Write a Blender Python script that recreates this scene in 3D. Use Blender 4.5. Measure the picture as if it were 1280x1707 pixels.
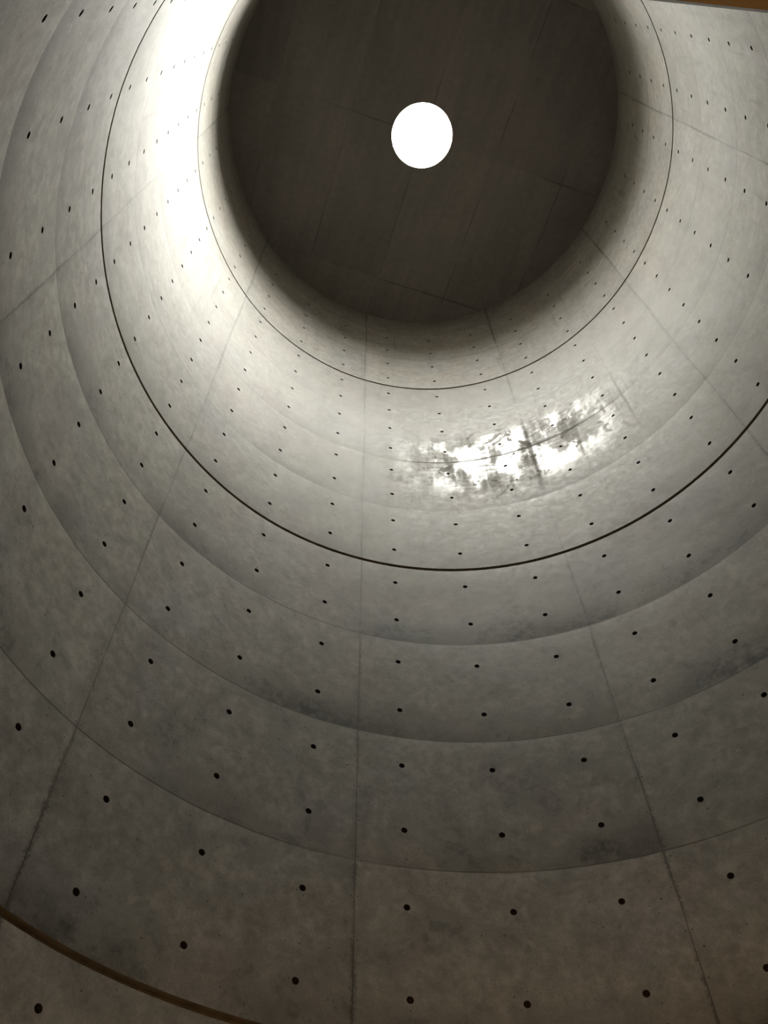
import bpy, math, random
import numpy as np
from mathutils import Matrix, Vector, noise

scene = bpy.context.scene
for o in list(bpy.data.objects): bpy.data.objects.remove(o)

# ------------------------------------------------------------------ camera
FPX, TILT, ROLL = 1411.0, 0.55973, 0.01427
CAM = Vector((-0.55829, -1.62887, 0.0))
F = Vector((0, math.sin(TILT), math.cos(TILT)))
D = Vector((0, math.cos(TILT), -math.sin(TILT)))
R0 = F.cross(-D).normalized()
Rt = math.cos(ROLL) * R0 + math.sin(ROLL) * D
Dn = -math.sin(ROLL) * R0 + math.cos(ROLL) * D
cd = bpy.data.cameras.new('camera'); co = bpy.data.objects.new('camera', cd)
scene.collection.objects.link(co)
m3 = Matrix((Rt, -Dn, -F)).transposed()
co.matrix_world = Matrix.Translation(CAM) @ m3.to_4x4()
cd.sensor_fit = 'HORIZONTAL'; cd.sensor_width = 36.0; cd.lens = FPX / 1280 * 36
cd.clip_start = 0.01
scene.camera = co

# ------------------------------------------------------------------ light
SUN_AZ, SUN_EL = math.radians(90), math.radians(49)     # azimuth from +y towards +x
SKY = 405.0; LOBE = 1010.0
sdir = Vector((math.sin(SUN_AZ) * math.cos(SUN_EL), math.cos(SUN_AZ) * math.cos(SUN_EL), math.sin(SUN_EL)))
world = bpy.data.worlds.new('bright hazy sky'); scene.world = world; world.use_nodes = True
wt = world.node_tree; wt.nodes.clear()
def wn(t, **k):
    n = wt.nodes.new(t)
    for a, b in k.items(): setattr(n, a, b)
    return n
tc = wn('ShaderNodeTexCoord'); dt = wn('ShaderNodeVectorMath', operation='DOT_PRODUCT')
dt.inputs[1].default_value = sdir; wt.links.new(tc.outputs['Generated'], dt.inputs[0])
mx = wn('ShaderNodeMath', operation='MAXIMUM'); mx.inputs[1].default_value = 0; wt.links.new(dt.outputs['Value'], mx.inputs[0])
pw = wn('ShaderNodeMath', operation='POWER'); pw.inputs[1].default_value = 9.0; wt.links.new(mx.outputs[0], pw.inputs[0])
ma = wn('ShaderNodeMath', operation='MULTIPLY_ADD'); ma.inputs[1].default_value = LOBE; ma.inputs[2].default_value = SKY
wt.links.new(pw.outputs[0], ma.inputs[0])
bg = wn('ShaderNodeBackground'); bg.inputs['Color'].default_value = (1.0, 0.925, 0.865, 1)
wt.links.new(ma.outputs[0], bg.inputs['Strength'])
wo = wn('ShaderNodeOutputWorld'); wt.links.new(bg.outputs[0], wo.inputs['Surface'])

Z_CEIL = 11.367; R_OCU = 0.372; SHAFT = 0.35
pl = bpy.data.lights.new('skylight_portal', 'AREA'); pl.shape = 'DISK'; pl.size = 2 * R_OCU + 0.02
pl.cycles.is_portal = True
po = bpy.data.objects.new('skylight_portal', pl); scene.collection.objects.link(po)
po.location = (-0.02, 0, Z_CEIL + SHAFT + 0.03)

# warm lamp in the entrance passage behind the camera (daylight-free corridor)
wl = bpy.data.lights.new('passage_lamp', 'AREA'); wl.shape = 'RECTANGLE'; wl.size = 1.1; wl.size_y = 1.2
wl.energy = 100.0; wl.color = (1.0, 0.56, 0.22)
wlo = bpy.data.objects.new('passage_lamp', wl); scene.collection.objects.link(wlo)

scene.view_settings.view_transform = 'Standard'; scene.view_settings.look = 'None'
scene.view_settings.gamma = 1.0; scene.view_settings.use_curve_mapping = False
scene.view_settings.exposure = 0.0
try:
    scene.cycles.max_bounces = 14; scene.cycles.diffuse_bounces = 10
except Exception: pass

# ------------------------------------------------------------------ geometry constants
ZR0 = 5.64767; RS = 0.45; PH0 = -0.20848; DPH = 2 * math.pi / 27
def rad(z): return 2.32138 + 0.01099 * (z - ZR0)
def zrow(r): return ZR0 + RS * r
Z_FLOOR = -1.5
GROOVES = (-8.5, -0.5, 7.5)
GH = 0.017                      # half height of a shadow groove
RREF = 2.32

# ------------------------------------------------------------------ node helper
class NT:
    def __init__(s, mat):
        mat.use_nodes = True; s.t = mat.node_tree; s.t.nodes.clear()
    def n(s, typ, ins=None, **k):
        x = s.t.nodes.new(typ)
        for a, b in k.items(): setattr(x, a, b)
        for a, b in (ins or {}).items():
            if isinstance(b, bpy.types.NodeSocket): s.t.links.new(b, x.inputs[a])
            else: x.inputs[a].default_value = b
        return x
    def m(s, op, a, b=0.0, c=0.0, clamp=False):
        x = s.n('ShaderNodeMath', {0: a, 1: b, 2: c}, operation=op); x.use_clamp = clamp
        return x.outputs[0]
    def ramp(s, v, lo, hi, a=0.0, b=1.0, smooth=True):
        x = s.n('ShaderNodeMapRange', {0: v, 1: lo, 2: hi, 3: a, 4: b})
        x.interpolation_type = 'SMOOTHSTEP' if smooth else 'LINEAR'
        return x.outputs[0]
    def vec(s, x, y, z=0.0):
        return s.n('ShaderNodeCombineXYZ', {0: x, 1: y, 2: z}).outputs[0]
    def noise(s, v, scale, detail=4.0, rough=0.55, dist=0.0):
        return s.n('ShaderNodeTexNoise', {'Vector': v, 'Scale': scale, 'Detail': detail, 'Roughness': rough, 'Distortion': dist}).outputs['Fac']
    def mixc(s, f, a, b, blend='MIX'):
        x = s.n('ShaderNodeMix', data_type='RGBA'); x.blend_type = blend
        for i, q in ((0, f), (6, a), (7, b)):
            if isinstance(q, bpy.types.NodeSocket): s.t.links.new(q, x.inputs[i])
            else: x.inputs[i].default_value = q
        return x.outputs[2]

def band(N, d, w, soft):         # 1 at d=0 falling to 0 at w+soft
    return N.ramp(d, w, w + soft, 1.0, 0.0)

def line_dist(N, coord, period, offset):   # metres to nearest joint line
    a = N.m('SUBTRACT', coord, offset)
    return N.m('PINGPONG', a, period / 2)

# ------------------------------------------------------------------ wall concrete
def make_wall_concrete():
    mat = bpy.data.materials.new('board formed concrete'); N = NT(mat)
    uv = N.n('ShaderNodeUVMap', uv_map='cyl').outputs[0]
    sp = N.n('ShaderNodeSeparateXYZ', {0: uv}); u, v = sp.outputs[0], sp.outputs[1]   # metres round, metres up
    pos = N.n('ShaderNodeNewGeometry').outputs['Position']
    colw = RREF * DPH; pw_, ph_ = 3 * colw, 2 * RS
    u0 = RREF * (PH0 - 0.5 * DPH); v0 = ZR0 - 0.5 * RS
    # panel ids -> tone of each formwork sheet
    iu = N.m('FLOOR', N.m('DIVIDE', N.m('SUBTRACT', u, u0), pw_))
    iv = N.m('FLOOR', N.m('DIVIDE', N.m('SUBTRACT', v, v0), ph_))
    wn_ = N.n('ShaderNodeTexWhiteNoise', {'Vector': N.vec(iu, iv)}, noise_dimensions='3D')
    pid = wn_.outputs['Value']
    big = N.noise(pos, 0.9, 3, 0.5)
    mid = N.noise(pos, 3.2, 5, 0.6, 0.6)
    fin = N.noise(pos, 17.0, 5, 0.65)
    spk = N.noise(pos, 110.0, 2, 0.6)
    hor = N.noise(N.vec(N.m('MULTIPLY', u, 0.9), N.m('MULTIPLY', v, 5.0), iu), 1.6, 4, 0.6)
    # distances to joints with a slight wobble
    wob = N.m('MULTIPLY', N.m('SUBTRACT', N.noise(pos, 2.6, 3), 0.5), 0.012)
    dv = line_dist(N, N.m('ADD', u, wob), pw_, u0)
    dh = line_dist(N, N.m('ADD', v, N.m('MULTIPLY', wob, 0.7)), ph_, v0)
    presv = N.ramp(N.noise(N.vec(N.m('MULTIPLY', iu, 7.3), N.m('MULTIPLY', v, 0.9)), 1.0, 2), 0.34, 0.62)
    presh = N.ramp(N.noise(N.vec(N.m('MULTIPLY', u, 0.8), N.m('MULTIPLY', iv, 5.1)), 1.0, 2), 0.34, 0.60)
    crum = N.ramp(N.noise(pos, 55.0, 3, 0.7), 0.40, 0.56)
    linev = N.m('MULTIPLY', band(N, dv, 0.0018, 0.0045), N.m('MULTIPLY_ADD', presv, 0.68, 0.32))
    lineh = N.m('MULTIPLY', band(N, dh, 0.0020, 0.0050), N.m('MULTIPLY_ADD', presh, 0.62, 0.34))
    rag = N.m('MULTIPLY', N.m('MULTIPLY', band(N, dv, 0.003, 0.020), crum), N.ramp(presv, 0.35, 0.9, 0.03, 0.85))
    # darker tone in patches above each horizontal joint, fading upwards
    up = N.m('MULTIPLY', N.m('FRACT', N.m('DIVIDE', N.m('SUBTRACT', v, v0), ph_)), ph_)
    near = N.ramp(up, 0.0, 0.34, 1.0, 0.0)
    st = N.m('MULTIPLY', near, N.ramp(N.noise(N.vec(u, N.m('MULTIPLY', iv, 3.7), 0.0), 1.15, 3), 0.36, 0.64))
    st = N.m('MULTIPLY', st, N.ramp(fin, 0.30, 0.62, 0.35, 1.0))
    lowmask = N.ramp(v, zrow(1.5), zrow(-2.5), 0.25, 1.0)
    st = N.m('MULTIPLY', st, lowmask)
    blot = N.m('MULTIPLY', N.ramp(mid, 0.48, 0.66), N.m('MULTIPLY', N.ramp(fin, 0.35, 0.65), lowmask))
    # vertical seam haze and drips
    seamh = N.m('MULTIPLY', band(N, dv, 0.01, 0.10), N.ramp(N.noise(N.vec(N.m('MULTIPLY', iu, 3.3), v), 1.3, 3), 0.45, 0.7, 0.0, 0.16))
    drip = N.noise(N.vec(N.m('MULTIPLY', u, 11.0), N.m('MULTIPLY', v, 0.8)), 1.0, 3, 0.6)
    dripm = N.m('MULTIPLY', N.ramp(drip, 0.56, 0.74), N.m('MULTIPLY', N.ramp(v, zrow(0), zrow(2)), N.ramp(N.noise(pos, 0.8, 2), 0.40, 0.6)))
    # colour
    c = N.mixc(N.ramp(big, 0.3, 0.7), (0.405, 0.382, 0.325, 1), (0.485, 0.455, 0.398, 1))
    c = N.mixc(N.ramp(mid, 0.32, 0.68, 0.0, 0.5), c, (0.395, 0.395, 0.355, 1))
    c = N.mixc(N.ramp(hor, 0.35, 0.70, 0.0, 0.35), c, (0.51, 0.47, 0.41, 1))
    warm = N.ramp(N.noise(pos, 1.7, 2), 0.48, 0.68, 0.0, 0.45)
    c = N.mixc(warm, c, (0.46, 0.395, 0.350, 1))
    cool = N.ramp(N.noise(N.vec(u, N.m('MULTIPLY', v, 1.0), 9.1), 1.4, 3), 0.52, 0.70, 0.0, 0.45)
    c = N.mixc(cool, c, (0.42, 0.425, 0.425, 1))
    tone = N.ramp(pid, 0, 1, 0.90, 1.07, False)
    tone = N.m('MULTIPLY', tone, N.ramp(fin, 0.30, 0.70, 0.80, 1.14))
    m8 = N.noise(pos, 7.0, 4, 0.6, 0.4)
    tone = N.m('MULTIPLY', tone, N.ramp(m8, 0.32, 0.68, 0.90, 1.08))
    tone = N.m('MULTIPLY', tone, N.ramp(spk, 0.25, 0.75, 0.90, 1.08))
    tone = N.m('MULTIPLY', tone, N.ramp(mid, 0.30, 0.70, 0.90, 1.08))
    dark = N.m('SUBTRACT', 1.0, N.m('MULTIPLY', st, 0.66))
    dark = N.m('MULTIPLY', dark, N.m('SUBTRACT', 1.0, N.m('MULTIPLY', blot, 0.50)))
    dark = N.m('MULTIPLY', dark, N.m('SUBTRACT', 1.0, seamh))
    dark = N.m('MULTIPLY', dark, N.m('SUBTRACT', 1.0, N.m('MULTIPLY', dripm, 0.30)))
    # bug holes
    vo = N.n('ShaderNodeTexVoronoi', {'Vector': pos, 'Scale': 9.0, 'Randomness': 1.0}); vo.feature = 'F1'
    vr = N.n('ShaderNodeSeparateColor', {0: vo.outputs['Color']})
    size = N.m('MULTIPLY', N.ramp(vr.outputs[0], 0.30, 1.0, 0.0, 1.0, False), 0.075)
    bug = N.m('MULTIPLY', N.m('LESS_THAN', vo.outputs['Distance'], size), 1.0)
    vo2 = N.n('ShaderNodeTexVoronoi', {'Vector': pos, 'Scale': 30.0}); vr2 = N.n('ShaderNodeSeparateColor', {0: vo2.outputs['Color']})
    bug2 = N.m('MULTIPLY', N.m('LESS_THAN', vo2.outputs['Distance'], N.m('MULTIPLY', N.ramp(vr2.outputs[0], 0.60, 1.0, 0, 1, False), 0.15)), 1.0)
    bug = N.m('MAXIMUM', bug, bug2)
    # paired nail marks beside vertical seams
    nv = N.m('PINGPONG', N.m('SUBTRACT', v, v0 + 0.02), RS / 4)
    nd = N.m('SQRT', N.m('ADD', N.m('POWER', N.m('SUBTRACT', dv, 0.016), 2.0), N.m('POWER', nv, 2.0)))
    nail = N.m('MULTIPLY', N.m('LESS_THAN', nd, 0.0048), 0.8)
    cj = N.m('ABSOLUTE', N.m('SUBTRACT', N.m('ADD', u, wob), RREF * (PH0 + 4.3 * DPH)))
    cold = N.m('MULTIPLY', band(N, cj, 0.001, 0.005), N.m('MULTIPLY', N.m('GREATER_THAN', v, zrow(2.6)), N.m('LESS_THAN', v, zrow(6.4))))
    linev = N.m('MAXIMUM', linev, N.m('MULTIPLY', cold, 0.5))
    lines = N.m('MAXIMUM', N.m('MAXIMUM', linev, lineh), N.m('MAXIMUM', rag, nail))
    tone = N.m('MULTIPLY', N.m('MULTIPLY', tone, dark), 0.58)
    c = N.mixc(1.0, c, N.n('ShaderNodeCombineColor', {0: tone, 1: tone, 2: tone}).outputs[0], 'MULTIPLY')
    c = N.mixc(N.m('MULTIPLY', lines, 0.92), c, (0.055, 0.05, 0.042, 1))
    c = N.mixc(N.m('MULTIPLY', bug, 0.85), c, (0.07, 0.062, 0.05, 1))
    # gloss: sealed skin with flaked-off matte islands
    pv = N.vec(N.m('MULTIPLY', u, 1.0), N.m('MULTIPLY', v, 0.55))
    flake = N.n('ShaderNodeTexNoise', {'Vector': N.vec(N.m('MULTIPLY', u, 1.3), N.m('MULTIPLY', v, 1.0)), 'Scale': 5.5, 'Detail': 5.0, 'Roughness': 0.62, 'Distortion': 0.7}).outputs['Fac']
    flk = N.m('GREATER_THAN', flake, 0.59)
    flk = N.m('MULTIPLY', flk, N.ramp(N.noise(pos, 1.7, 2), 0.44, 0.50))
    scr = N.noise(N.vec(N.m('MULTIPLY', u, 8.0), N.m('MULTIPLY', v, 30.0)), 1.0, 4, 0.65)      # trowel-like horizontal scuffs
    gz = N.m('MULTIPLY', N.ramp(v, zrow(1.4), zrow(3.0)), N.ramp(v, zrow(5.0), zrow(3.9)))
    gu = N.ramp(N.m('ABSOLUTE', N.m('SUBTRACT', u, RREF * 0.30)), 0.35, 1.45, 1.0, 0.0)
    wet = N.m('MULTIPLY', gz, gu)
    film = N.m('MULTIPLY', wet, N.ramp(N.noise(N.vec(N.m('MULTIPLY', u, 2.2), v), 1.6, 3, 0.6), 0.40, 0.56))
    rough = N.ramp(film, 0, 1, 0.48, 0.29)
    rough = N.m('ADD', rough, N.m('MULTIPLY', N.m('SUBTRACT', fin, 0.5), 0.28))
    rough = N.m('ADD', rough, N.m('MULTIPLY', N.m('MULTIPLY', N.m('SUBTRACT', scr, 0.45), wet), 0.50))
    rough = N.m('ADD', rough, N.m('MULTIPLY', N.m('MULTIPLY', flk, wet), 0.30))
    rough = N.m('ADD', rough, N.m('MULTIPLY', N.ramp(drip, 0.48, 0.62), N.m('MULTIPLY', wet, 0.14)), clamp=True)
    seamw = N.m('MAXIMUM', band(N, dv, 0.004, 0.030), N.m('MAXIMUM', band(N, dh, 0.004, 0.016), band(N, cj, 0.004, 0.02)))
    rough = N.m('MAXIMUM', N.m('ADD', rough, N.m('MULTIPLY', N.m('MULTIPLY', seamw, wet), 0.28)), 0.20)
    c = N.mixc(N.m('MULTIPLY', N.m('MULTIPLY', flk, wet), 0.22), c, (0.25, 0.25, 0.24, 1))
    # bump
    h = N.m('MULTIPLY', N.noise(pos, 2.2, 2), 0.010)
    h = N.m('ADD', h, N.m('MULTIPLY', fin, 0.0016))
    h = N.m('ADD', h, N.m('MULTIPLY', spk, 0.00035))
    h = N.m('SUBTRACT', h, N.m('MULTIPLY', lines, 0.0002))
    h = N.m('SUBTRACT', h, N.m('MULTIPLY', bug, 0.003))
    b = N.n('ShaderNodeBump', {'Strength': 0.6, 'Distance': 1.0, 'Height': h})
    p = N.n('ShaderNodeBsdfPrincipled', {'Base Color': c, 'Roughness': rough, 'Normal': b.outputs[0], 'Specular IOR Level': N.ramp(film, 0, 1, 0.15, 0.36)})
    N.n('ShaderNodeOutputMaterial', {0: p.outputs[0]})
    return mat

def simple(name, col, rough, scale=12.0, var=0.2):
    mat = bpy.data.materials.new(name); N = NT(mat)
    pos = N.n('ShaderNodeNewGeometry').outputs['Position']
    f = N.noise(pos, scale, 4, 0.6)
    c = N.mixc(N.ramp(f, 0.3, 0.7), tuple(x * (1 - var) for x in col) + (1,), tuple(x * (1 + var) for x in col) + (1,))
    b = N.n('ShaderNodeBump', {'Strength': 0.4, 'Distance': 0.004, 'Height': f})
    p = N.n('ShaderNodeBsdfPrincipled', {'Base Color': c, 'Roughness': rough, 'Normal': b.outputs[0]})
    N.n('ShaderNodeOutputMaterial', {0: p.outputs[0]})
    return mat

def make_wood(name, a, b_):
    mat = bpy.data.materials.new(name); N = NT(mat)
    pos = N.n('ShaderNodeNewGeometry').outputs['Position']
    s = N.n('ShaderNodeSeparateXYZ', {0: pos})
    g = N.noise(N.vec(N.m('MULTIPLY', s.outputs[0], 2.0), N.m('MULTIPLY', s.outputs[1], 45.0), N.m('MULTIPLY', s.outputs[2], 45.0)), 1.0, 5, 0.6, 0.4)
    c = N.mixc(N.ramp(g, 0.35, 0.65), a + (1,), b_ + (1,))
    bp = N.n('ShaderNodeBump', {'Strength': 0.3, 'Distance': 0.002, 'Height': g})
    p = N.n('ShaderNodeBsdfPrincipled', {'Base Color': c, 'Roughness': 0.5, 'Normal': bp.outputs[0]})
    N.n('ShaderNodeOutputMaterial', {0: p.outputs[0]})
    return mat

def make_ceiling_concrete():
    mat = bpy.data.materials.new('ceiling concrete'); N = NT(mat)
    pos = N.n('ShaderNodeNewGeometry').outputs['Position']
    s = N.n('ShaderNodeSeparateXYZ', {0: pos}); x, y = s.outputs[0], s.outputs[1]
    a = math.radians(18.6)
    sc = N.m('ADD', N.m('MULTIPLY', x, math.cos(a)), N.m('MULTIPLY', y, math.sin(a)))
    t = N.m('ADD', N.m('MULTIPLY', x, -math.sin(a)), N.m('MULTIPLY', y, math.cos(a)))
    wob = N.m('MULTIPLY', N.m('SUBTRACT', N.noise(pos, 3, 3), 0.5), 0.02)
    ds = line_dist(N, N.m('ADD', sc, wob), 0.935, 0.0)
    dtt = line_dist(N, N.m('ADD', t, wob), 1.86, 0.0)
    big = N.noise(pos, 1.1, 3, 0.55); fin = N.noise(pos, 14, 5, 0.65)
    strk = N.noise(N.vec(N.m('MULTIPLY', sc, 7.0), N.m('MULTIPLY', t, 0.8)), 1.0, 3, 0.6)
    pr = N.ramp(N.noise(pos, 1.4, 2), 0.42, 0.62, 0.08, 0.9)
    ln = N.m('MULTIPLY', N.m('MAXIMUM', band(N, ds, 0.003, 0.009), band(N, dtt, 0.004, 0.012)), pr)
    is_ = N.m('FLOOR', N.m('DIVIDE', sc, 0.935)); it = N.m('FLOOR', N.m('DIVIDE', t, 1.86))
    pid = N.n('ShaderNodeTexWhiteNoise', {'Vector': N.vec(is_, it)}, noise_dimensions='3D').outputs['Value']
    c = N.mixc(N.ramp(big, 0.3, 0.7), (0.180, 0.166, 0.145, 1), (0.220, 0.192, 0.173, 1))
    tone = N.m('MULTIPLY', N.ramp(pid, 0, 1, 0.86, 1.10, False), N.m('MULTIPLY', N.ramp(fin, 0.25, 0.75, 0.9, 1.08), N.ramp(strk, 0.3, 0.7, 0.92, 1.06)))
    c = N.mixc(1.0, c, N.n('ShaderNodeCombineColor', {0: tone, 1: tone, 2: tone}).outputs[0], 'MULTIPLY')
    c = N.mixc(N.m('MULTIPLY', ln, 0.65), c, (0.07, 0.065, 0.05, 1))
    h = N.m('SUBTRACT', N.m('MULTIPLY', fin, 0.002), N.m('MULTIPLY', ln, 0.004))
    b = N.n('ShaderNodeBump', {'Strength': 0.5, 'Distance': 1.0, 'Height': h})
    p = N.n('ShaderNodeBsdfPrincipled', {'Base Color': c, 'Roughness': 0.6, 'Normal': b.outputs[0]})
    N.n('ShaderNodeOutputMaterial', {0: p.outputs[0]})
    return mat

def make_glass():
    mat = bpy.data.materials.new('clear skylight glass'); N = NT(mat)
    tr = N.n('ShaderNodeBsdfTransparent', {0: (0.93, 0.96, 0.95, 1)}); gl = N.n('ShaderNodeBsdfGlossy', {'Roughness': 0.02})
    mx = N.n('ShaderNodeMixShader', {0: 0.05, 1: tr.outputs[0], 2: gl.outputs[0]})
    N.n('ShaderNodeOutputMaterial', {0: mx.outputs[0]})
    return mat

M_wall = make_wall_concrete(); M_ceil = make_ceiling_concrete()
M_groove = simple('groove mortar', (0.17, 0.14, 0.095), 0.85)
M_groove_lit = simple('warm lit groove mortar', (0.22, 0.185, 0.135), 0.85)  # same mortar, with the warm light on the lowest groove put into its colour
M_hole = simple('shaded recess mortar', (0.040, 0.037, 0.032), 0.9, 60)  # near-black: shade inside the tie holes is put into the colour
M_floor = simple('stone floor', (0.19, 0.135, 0.085), 0.5, 3.0)
M_pass = simple('passage concrete', (0.42, 0.38, 0.32), 0.7, 4.0)
M_wood = make_wood('oak', (0.085, 0.070, 0.042), (0.115, 0.093, 0.058))
M_metal = simple('dark aluminium', (0.12, 0.12, 0.12), 0.4)
M_glass = make_glass()

# ------------------------------------------------------------------ object helpers
def mesh_obj(name, verts, faces, mat, parent=None, smooth=False, uvs=None):
    me = bpy.data.meshes.new(name); me.from_pydata(verts, [], faces); me.update()
    me.materials.append(mat)
    if smooth: me.polygons.foreach_set('use_smooth', [True] * len(me.polygons))
    if uvs is not None:
        lay = me.uv_layers.new(name='cyl'); idx = np.empty(len(me.loops), dtype=np.int32)
        me.loops.foreach_get('vertex_index', idx)
        lay.data.foreach_set('uv', np.asarray(uvs, dtype=np.float32)[idx].ravel())
    ob = bpy.data.objects.new(name, me); scene.collection.objects.link(ob)
    if parent: ob.parent = parent
    return ob
def tag(o, label, cat, kind='structure', group=None):
    o['label'] = label; o['category'] = cat
    if kind: o['kind'] = kind
    if group: o['group'] = group
    return o

HOLE_R = 0.0175
def joint_bulge(phi, z):
    """the poured skin draws back a few millimetres towards each formwork joint"""
    d = 0.0
    r = (z - ZR0) / RS + 0.5
    fr = r - 2 * round(r / 2)               # rows to the nearest horizontal joint
    k = round(r / 2)
    n = noise.noise(Vector((phi * 2.4, k * 3.1, 0.3)))
    amp = max(0.0, 0.0022 + 0.0050 * n)
    d += amp * math.exp(-abs(fr) * RS / 0.09)
    d += 0.0035 * noise.noise(Vector((phi * 3.0, z * 1.3, 7.7)))
    # sheets butt with a tiny step
    return d
def wp(phi, z, extra=0.0):
    r = rad(z) + joint_bulge(phi, z) + extra
    return (r * math.sin(phi), r * math.cos(phi), z)

COLW = 2.32 * DPH
UL = [-0.5 * DPH] + [q / 2.32 for q in (-0.18, -0.10, -0.03, -0.015, 0, 0.015, 0.03, 0.10, 0.18)] + [0.5 * DPH]
VL = [-0.225, -0.215, -0.18, -0.12, -0.07, -0.03, -0.015, 0, 0.015, 0.03, 0.07, 0.12, 0.18, 0.215, 0.225]
IU0, IV0 = 3, 5                      # block start indices (width 4 in each direction)

def build_drum(name, r0, r1, ztop=None, zbot=None, skip=(), hole_rows=None):
    """rows r0..r1 of the formwork grid; returns object + tie holes centres"""
    V = {}; verts = []; uvs = []; faces = []; holes = []
    zlo = zrow(r0 - 0.5) + (GH if (r0 - 0.5) in GROOVES else 0) if zbot is None else zbot
    zhi = zrow(r1 + 0.5) - (GH if (r1 + 0.5) in GROOVES else 0) if ztop is None else ztop
    def vid(phi, z):
        z = min(max(z, zlo), zhi)
        k = (round(phi * 1e5), round(z * 1e5))
        if k not in V:
            V[k] = len(verts); verts.append(wp(phi, z)); uvs.append((phi * RREF, z))
        return V[k]
    for c in range(-13, 14):
        pc = PH0 + c * DPH
        for r in range(r0, r1 + 1):
            if (c, r) in skip: continue
            zc = zrow(r)
            P = [[vid(pc + a, zc + b) for a in UL] for b in VL]
            hole = hole_rows is None or r in hole_rows
            for j in range(len(VL) - 1):
                for i in range(len(UL) - 1):
                    if hole and IU0 <= i < IU0 + 4 and IV0 <= j < IV0 + 4: continue
                    f = [P[j][i], P[j][i + 1], P[j + 1][i + 1], P[j + 1][i]]
                    if len(set(f)) == 4: faces.append(f[::-1])
            if hole:
                loop = [(IV0, IU0 + q) for q in range(4)] + [(IV0 + q, IU0 + 4) for q in range(4)] + \
                       [(IV0 + 4, IU0 + 4 - q) for q in range(4)] + [(IV0 + 4 - q, IU0) for q in range(4)]
                ring = []
                for j, i in loop:
                    a = math.atan2(VL[j], UL[i] * 2.32)
                    ring.append(vid(pc + HOLE_R * math.cos(a) / 2.32, zc + HOLE_R * math.sin(a)))
                outer = [P[j][i] for j, i in loop]
                for q in range(16):
                    w = (q + 1) % 16
                    faces.append([outer[q], outer[w], ring[w], ring[q]][::-1])
                holes.append((c, r))
    ob = mesh_obj(name, verts, faces, M_wall, None, True, uvs)
    return ob, holes

def cup_mesh(name, wob=0.0):
    """cone-tie recess: rounded lip, tapering side, mortar plug at the bottom; opens towards -Y local (axis)"""
    prof = [(HOLE_R * 1.0, 0.0), (HOLE_R * 0.93, 0.004), (HOLE_R * 0.86, 0.024), (HOLE_R * 0.6, 0.027), (0.0, 0.0275)]
    vs = []; fs = []; n = 16
    for k, (r, d) in enumerate(prof[:-1]):
        for i in range(n):
            a = 2 * math.pi * i / n
            vs.append((r * math.cos(a), d, r * math.sin(a)))
    vs.append((0, prof[-1][1], 0))
    for k in range(len(prof) - 2):
        for i in range(n):
            j = (i + 1) % n
            fs.append([k * n + i, k * n + j, (k + 1) * n + j, (k + 1) * n + i])
    k = len(prof) - 2
    for i in range(n): fs.append([k * n + i, k * n + (i + 1) % n, len(vs) - 1])
    me = bpy.data.meshes.new(name); me.from_pydata(vs, [], fs); me.update(); me.materials.append(M_hole)
    me.polygons.foreach_set('use_smooth', [True] * len(me.polygons))
    return me
CUP = cup_mesh('tie_hole')

def pix(p):
    d = Vector(p) - CAM; w = d.dot(F)
    if w <= 0: return None
    x = 640 + FPX * d.dot(Rt) / w; y = 853.5 + FPX * d.dot(Dn) / w
    return (x, y) if -20 < x < 1300 and -20 < y < 1727 else None

def add_holes(wall, holes, label):
    """every recess is a part of its wall; nearest hundred as parts, rest merged"""
    seen = []
    for c, r in holes:
        phi = PH0 + c * DPH; z = zrow(r); p = wp(phi, z)
        seen.append((0 if pix(p) else 1, (Vector(p) - CAM).length, phi, z, p))
    seen.sort()
    nvis = sum(1 for s in seen if s[0] == 0)
    lim = min(100, nvis)
    for s in seen[:lim]:
        o = bpy.data.objects.new('tie_hole', CUP); scene.collection.objects.link(o); o.parent = wall
        o.location = s[4]; o.rotation_euler = (0, 0, -s[2]); 
    rest = seen[lim:]
    if rest:
        vs = []; fs = []
        base = [Vector(v.co) for v in CUP.vertices]; bf = [list(p.vertices) for p in CUP.polygons]
        for s in rest:
            off = len(vs); mt = Matrix.Translation(s[4]) @ Matrix.Rotation(-s[2], 4, 'Z')
            vs += [tuple(mt @ v) for v in base]; fs += [[i + off for i in f] for f in bf]
        o = mesh_obj('tie_holes', vs, fs, M_hole, wall, True)
        o['kind'] = 'stuff'

# ------------------------------------------------------------------ walls
R_FLOOR = (Z_FLOOR - ZR0) / RS
door_cells = {(c, r) for c in (-12, -11, -10) for r in range(-17, -11)}
drum_specs = [
    ('wall_base', -16, -9, None, Z_FLOOR, door_cells, 'lowest drum of curved concrete wall below the wide brown groove'),
    ('wall_lower', -8, -1, None, None, (), 'dim curved concrete wall between the bottom groove and the black groove across the middle'),
    ('wall_middle', 0, 7, None, None, (), 'pale curved concrete wall with the glossy highlight, between the two black grooves'),
    ('wall_upper', 8, 13, Z_CEIL, None, (), 'shadowed top drum of curved concrete wall just under the dark round ceiling'),
]
for name, r0, r1, zt, zb, skip, lab in drum_specs:
    ob, holes = build_drum(name, r0, r1, zt, zb, skip, set(range(r0, min(r1, 11) + 1)))
    tag(ob, lab, 'wall'); add_holes(ob, holes, lab)

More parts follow.
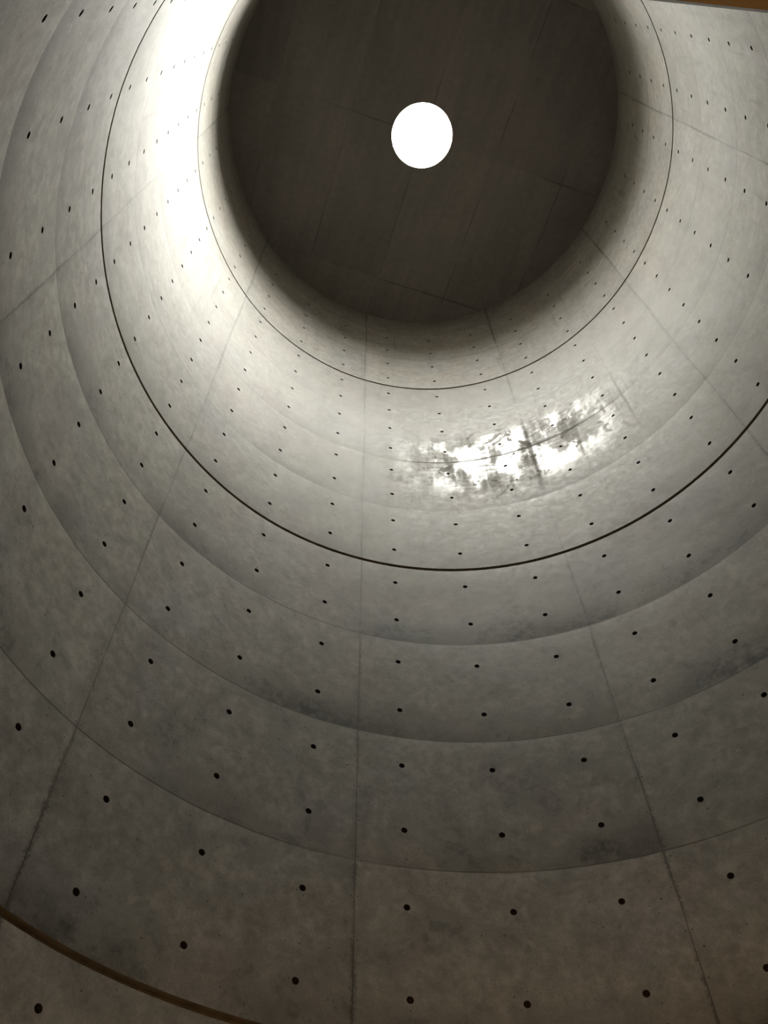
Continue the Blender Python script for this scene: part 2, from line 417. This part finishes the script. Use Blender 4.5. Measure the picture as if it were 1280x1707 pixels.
# mass of the wall behind the cast face, left open at the doorway
vs = []; fs = []; n = 144
a0 = PH0 - 9.5 * DPH + math.radians(0.2); a1 = PH0 - 12.5 * DPH + 2 * math.pi - math.radians(0.2)
ZD = zrow(-11.5)
def shell(b0, b1, za, zb, n):
    base = len(vs)
    for i in range(n + 1):
        a = b0 + (b1 - b0) * i / n
        for r, z in ((rad(za) + 0.045, za), (rad(zb) + 0.045, zb), (rad(zb) + 0.35, zb), (rad(za) + 0.35, za)):
            vs.append((r * math.sin(a), r * math.cos(a), z))
    for i in range(n):
        for k in range(4):
            l = (k + 1) % 4
            fs.append([base + i * 4 + k, base + i * 4 + l, base + (i + 1) * 4 + l, base + (i + 1) * 4 + k])
    fs.append([base + k for k in range(4)]); fs.append([base + n * 4 + k for k in range(4)][::-1])
shell(a0, a1, Z_FLOOR - 0.1, ZD, n)
shell(-math.pi, math.pi, ZD, Z_CEIL + SHAFT, n)
o = mesh_obj('wall_outer', vs, fs, M_pass); tag(o, 'solid concrete mass behind the curved wall face', 'wall')

# shadow grooves: recessed rings with top, back and bottom faces
glabs = ['wide brown groove running round the wall at the lower left corner',
         'bold black groove ringing the wall across the middle of the photo',
         'thin black groove ringing the wall nearest below the dark ceiling']
for gi, g in enumerate(GROOVES):
    z0, z1 = zrow(g) - GH, zrow(g) + GH
    vs = []; fs = []; n = 216
    for i in range(n):
        a = -math.pi + 2 * math.pi * i / n
        for (zz, dr) in ((z0, 'f'), (z0 + 0.001, 0.035), (z1 - 0.001, 0.035), (z1, 'f')):
            if dr == 'f': q = wp(a, zz, 0.0)
            else: r = rad(zz) + dr; q = (r * math.sin(a), r * math.cos(a), zz)
            vs.append(q)
    for i in range(n):
        j = (i + 1) % n
        for k in range(3): fs.append([i * 4 + k, i * 4 + k + 1, j * 4 + k + 1, j * 4 + k])
    o = mesh_obj('trim_%d' % (gi + 1), vs, fs, M_groove_lit if gi == 0 else M_groove)
    tag(o, glabs[gi], 'groove')

# ------------------------------------------------------------------ ceiling slab with round opening
OX = -0.02
def ring_mesh(profile, n, ox=0.0, close=False):
    vs = []; fs = []; m = len(profile)
    for i in range(n):
        a = 2 * math.pi * i / n
        for r, z, w in profile: vs.append((r * math.sin(a) + ox * w, r * math.cos(a), z))
    for i in range(n):
        j = (i + 1) % n
        for k in range(m - 1 if not close else m):
            l = (k + 1) % m
            fs.append([i * m + k, j * m + k, j * m + l, i * m + l])
    return vs, fs
RC = rad(Z_CEIL) + 0.02
prof = [(RC, Z_CEIL, 0)] + [(R_OCU + (RC - R_OCU) * t, Z_CEIL, 1 - t) for t in (0.75, 0.5, 0.25, 0.1)] + \
       [(R_OCU + 0.008, Z_CEIL, 1), (R_OCU + 0.002, Z_CEIL + 0.002, 1), (R_OCU, Z_CEIL + 0.008, 1), (R_OCU, Z_CEIL + SHAFT, 1), (RC + 0.25, Z_CEIL + SHAFT, 0), (RC + 0.25, Z_CEIL, 0)]
vs, fs = ring_mesh(prof, 128, OX, True)
o = mesh_obj('ceiling', vs, fs, M_ceil)
tag(o, 'dark round flat concrete ceiling pierced by a bright round skylight', 'ceiling')

# skylight: metal curb ring on the slab with a glass pane
win = bpy.data.objects.new('window_1', None); scene.collection.objects.link(win); win.location = (OX, 0, Z_CEIL + SHAFT)
tag(win, 'small round skylight glowing white at the centre of the dark ceiling', 'skylight')
vs, fs = ring_mesh([(R_OCU + 0.004, 0.0, 0), (R_OCU + 0.004, 0.025, 0), (R_OCU + 0.06, 0.025, 0), (R_OCU + 0.06, 0.0, 0)], 96, 0, True)
mesh_obj('window_frame', vs, fs, M_metal, win)
vs = []; fs = []; n = 96
for zz in (0.008, 0.018):
    vs += [((R_OCU + 0.0035) * math.sin(2 * math.pi * i / n), (R_OCU + 0.0035) * math.cos(2 * math.pi * i / n), zz) for i in range(n)]
fs.append(list(range(n))); fs.append(list(range(2 * n - 1, n - 1, -1)))
for i in range(n): j = (i + 1) % n; fs.append([i, j, n + j, n + i])
mesh_obj('glass_pane', vs, fs, M_glass, win)

# ------------------------------------------------------------------ floor, entrance passage, timber portal
vs = [((2.5) * math.sin(2 * math.pi * i / 96), 2.5 * math.cos(2 * math.pi * i / 96), Z_FLOOR) for i in range(96)]
vs += [(x, y, Z_FLOOR - 0.15) for x, y, z in vs]
fs = [list(range(96))[::-1], list(range(96, 192))] + [[i, (i + 1) % 96, 96 + (i + 1) % 96, 96 + i] for i in range(96)]
o = mesh_obj('floor', vs, fs, M_floor); tag(o, 'round brown stone floor at the foot of the concrete drum', 'floor')

def box(x0, x1, y0, y1, z0, z1):
    v = [(x, y, z) for z in (z0, z1) for y in (y0, y1) for x in (x0, x1)]
    f = [[0, 2, 3, 1], [4, 5, 7, 6], [0, 1, 5, 4], [2, 6, 7, 3], [0, 4, 6, 2], [1, 3, 7, 5]]
    return v, f
def boxes(lst):
    V = []; Fs = []
    for b in lst:
        v, f = box(*b); o_ = len(V); V += v; Fs += [[i + o_ for i in q] for q in f]
    return V, Fs

# passage frame of reference: centred on the doorway, local -y outwards
PA = PH0 - 11 * DPH
ZT = zrow(-11.5)                       # top of opening
Rdo = rad(0)
pm = Matrix.Rotation(-(PA - math.pi), 4, 'Z')   # rotates -y to the doorway direction
hw = 1.5 * DPH; xw = Rdo * math.sin(hw); yw = Rdo * math.cos(hw)
def placed(name, lst, mat, parent=None):
    v, f = boxes(lst); v = [tuple(pm @ Vector(q)) for q in v]
    return mesh_obj(name, v, f, mat, parent)
yo = -Rdo - 2.2
psg = placed('wall_passage', [(-xw - 0.15, -xw + 0.004, yo, -yw, Z_FLOOR - 0.1, ZT + 0.12), (xw - 0.004, xw + 0.15, yo, -yw, Z_FLOOR - 0.1, ZT + 0.12),
                              (-xw - 0.15, xw + 0.15, yo - 0.15, yo, Z_FLOOR - 0.1, ZT + 0.12),
                              (-xw - 0.15, xw + 0.15, yo, -yw - 0.03, ZT, ZT + 0.12), (-xw - 0.15, xw + 0.15, yo, -Rdo - 0.02, Z_FLOOR - 0.12, Z_FLOOR - 0.001)], M_pass)
tag(psg, 'plain concrete entrance passage behind the doorway', 'wall')

# timber portal standing on the chord right above the camera
ang = math.radians(5.9)
prt = bpy.data.objects.new('wooden_portal', None); scene.collection.objects.link(prt)
prt.location = (0, -1.5784, Z_FLOOR); prt.rotation_euler = (0, 0, ang)
tag(prt, 'brown timber portal whose header edge crosses the top right corner of the photo', 'portal', None)
HB = 0.62 - Z_FLOOR
v, f = boxes([(-1.25, 1.36, -0.16, 0.0, HB, HB + 0.16)]); mesh_obj('header', v, f, M_wood, prt)
v, f = boxes([(-1.25, -1.17, -0.16, 0.0, 0, HB)]); mesh_obj('jamb', v, f, M_wood, prt)
v, f = boxes([(1.28, 1.36, -0.16, 0.0, 0, HB)]); mesh_obj('jamb', v, f, M_wood, prt)

# passage lamp: a bare upright area light facing the drum, no housing
wlo.matrix_world = pm @ Matrix.Translation((0, yo + 0.9, ZT - 0.4)) @ Matrix.Rotation(math.radians(90), 4, 'X')
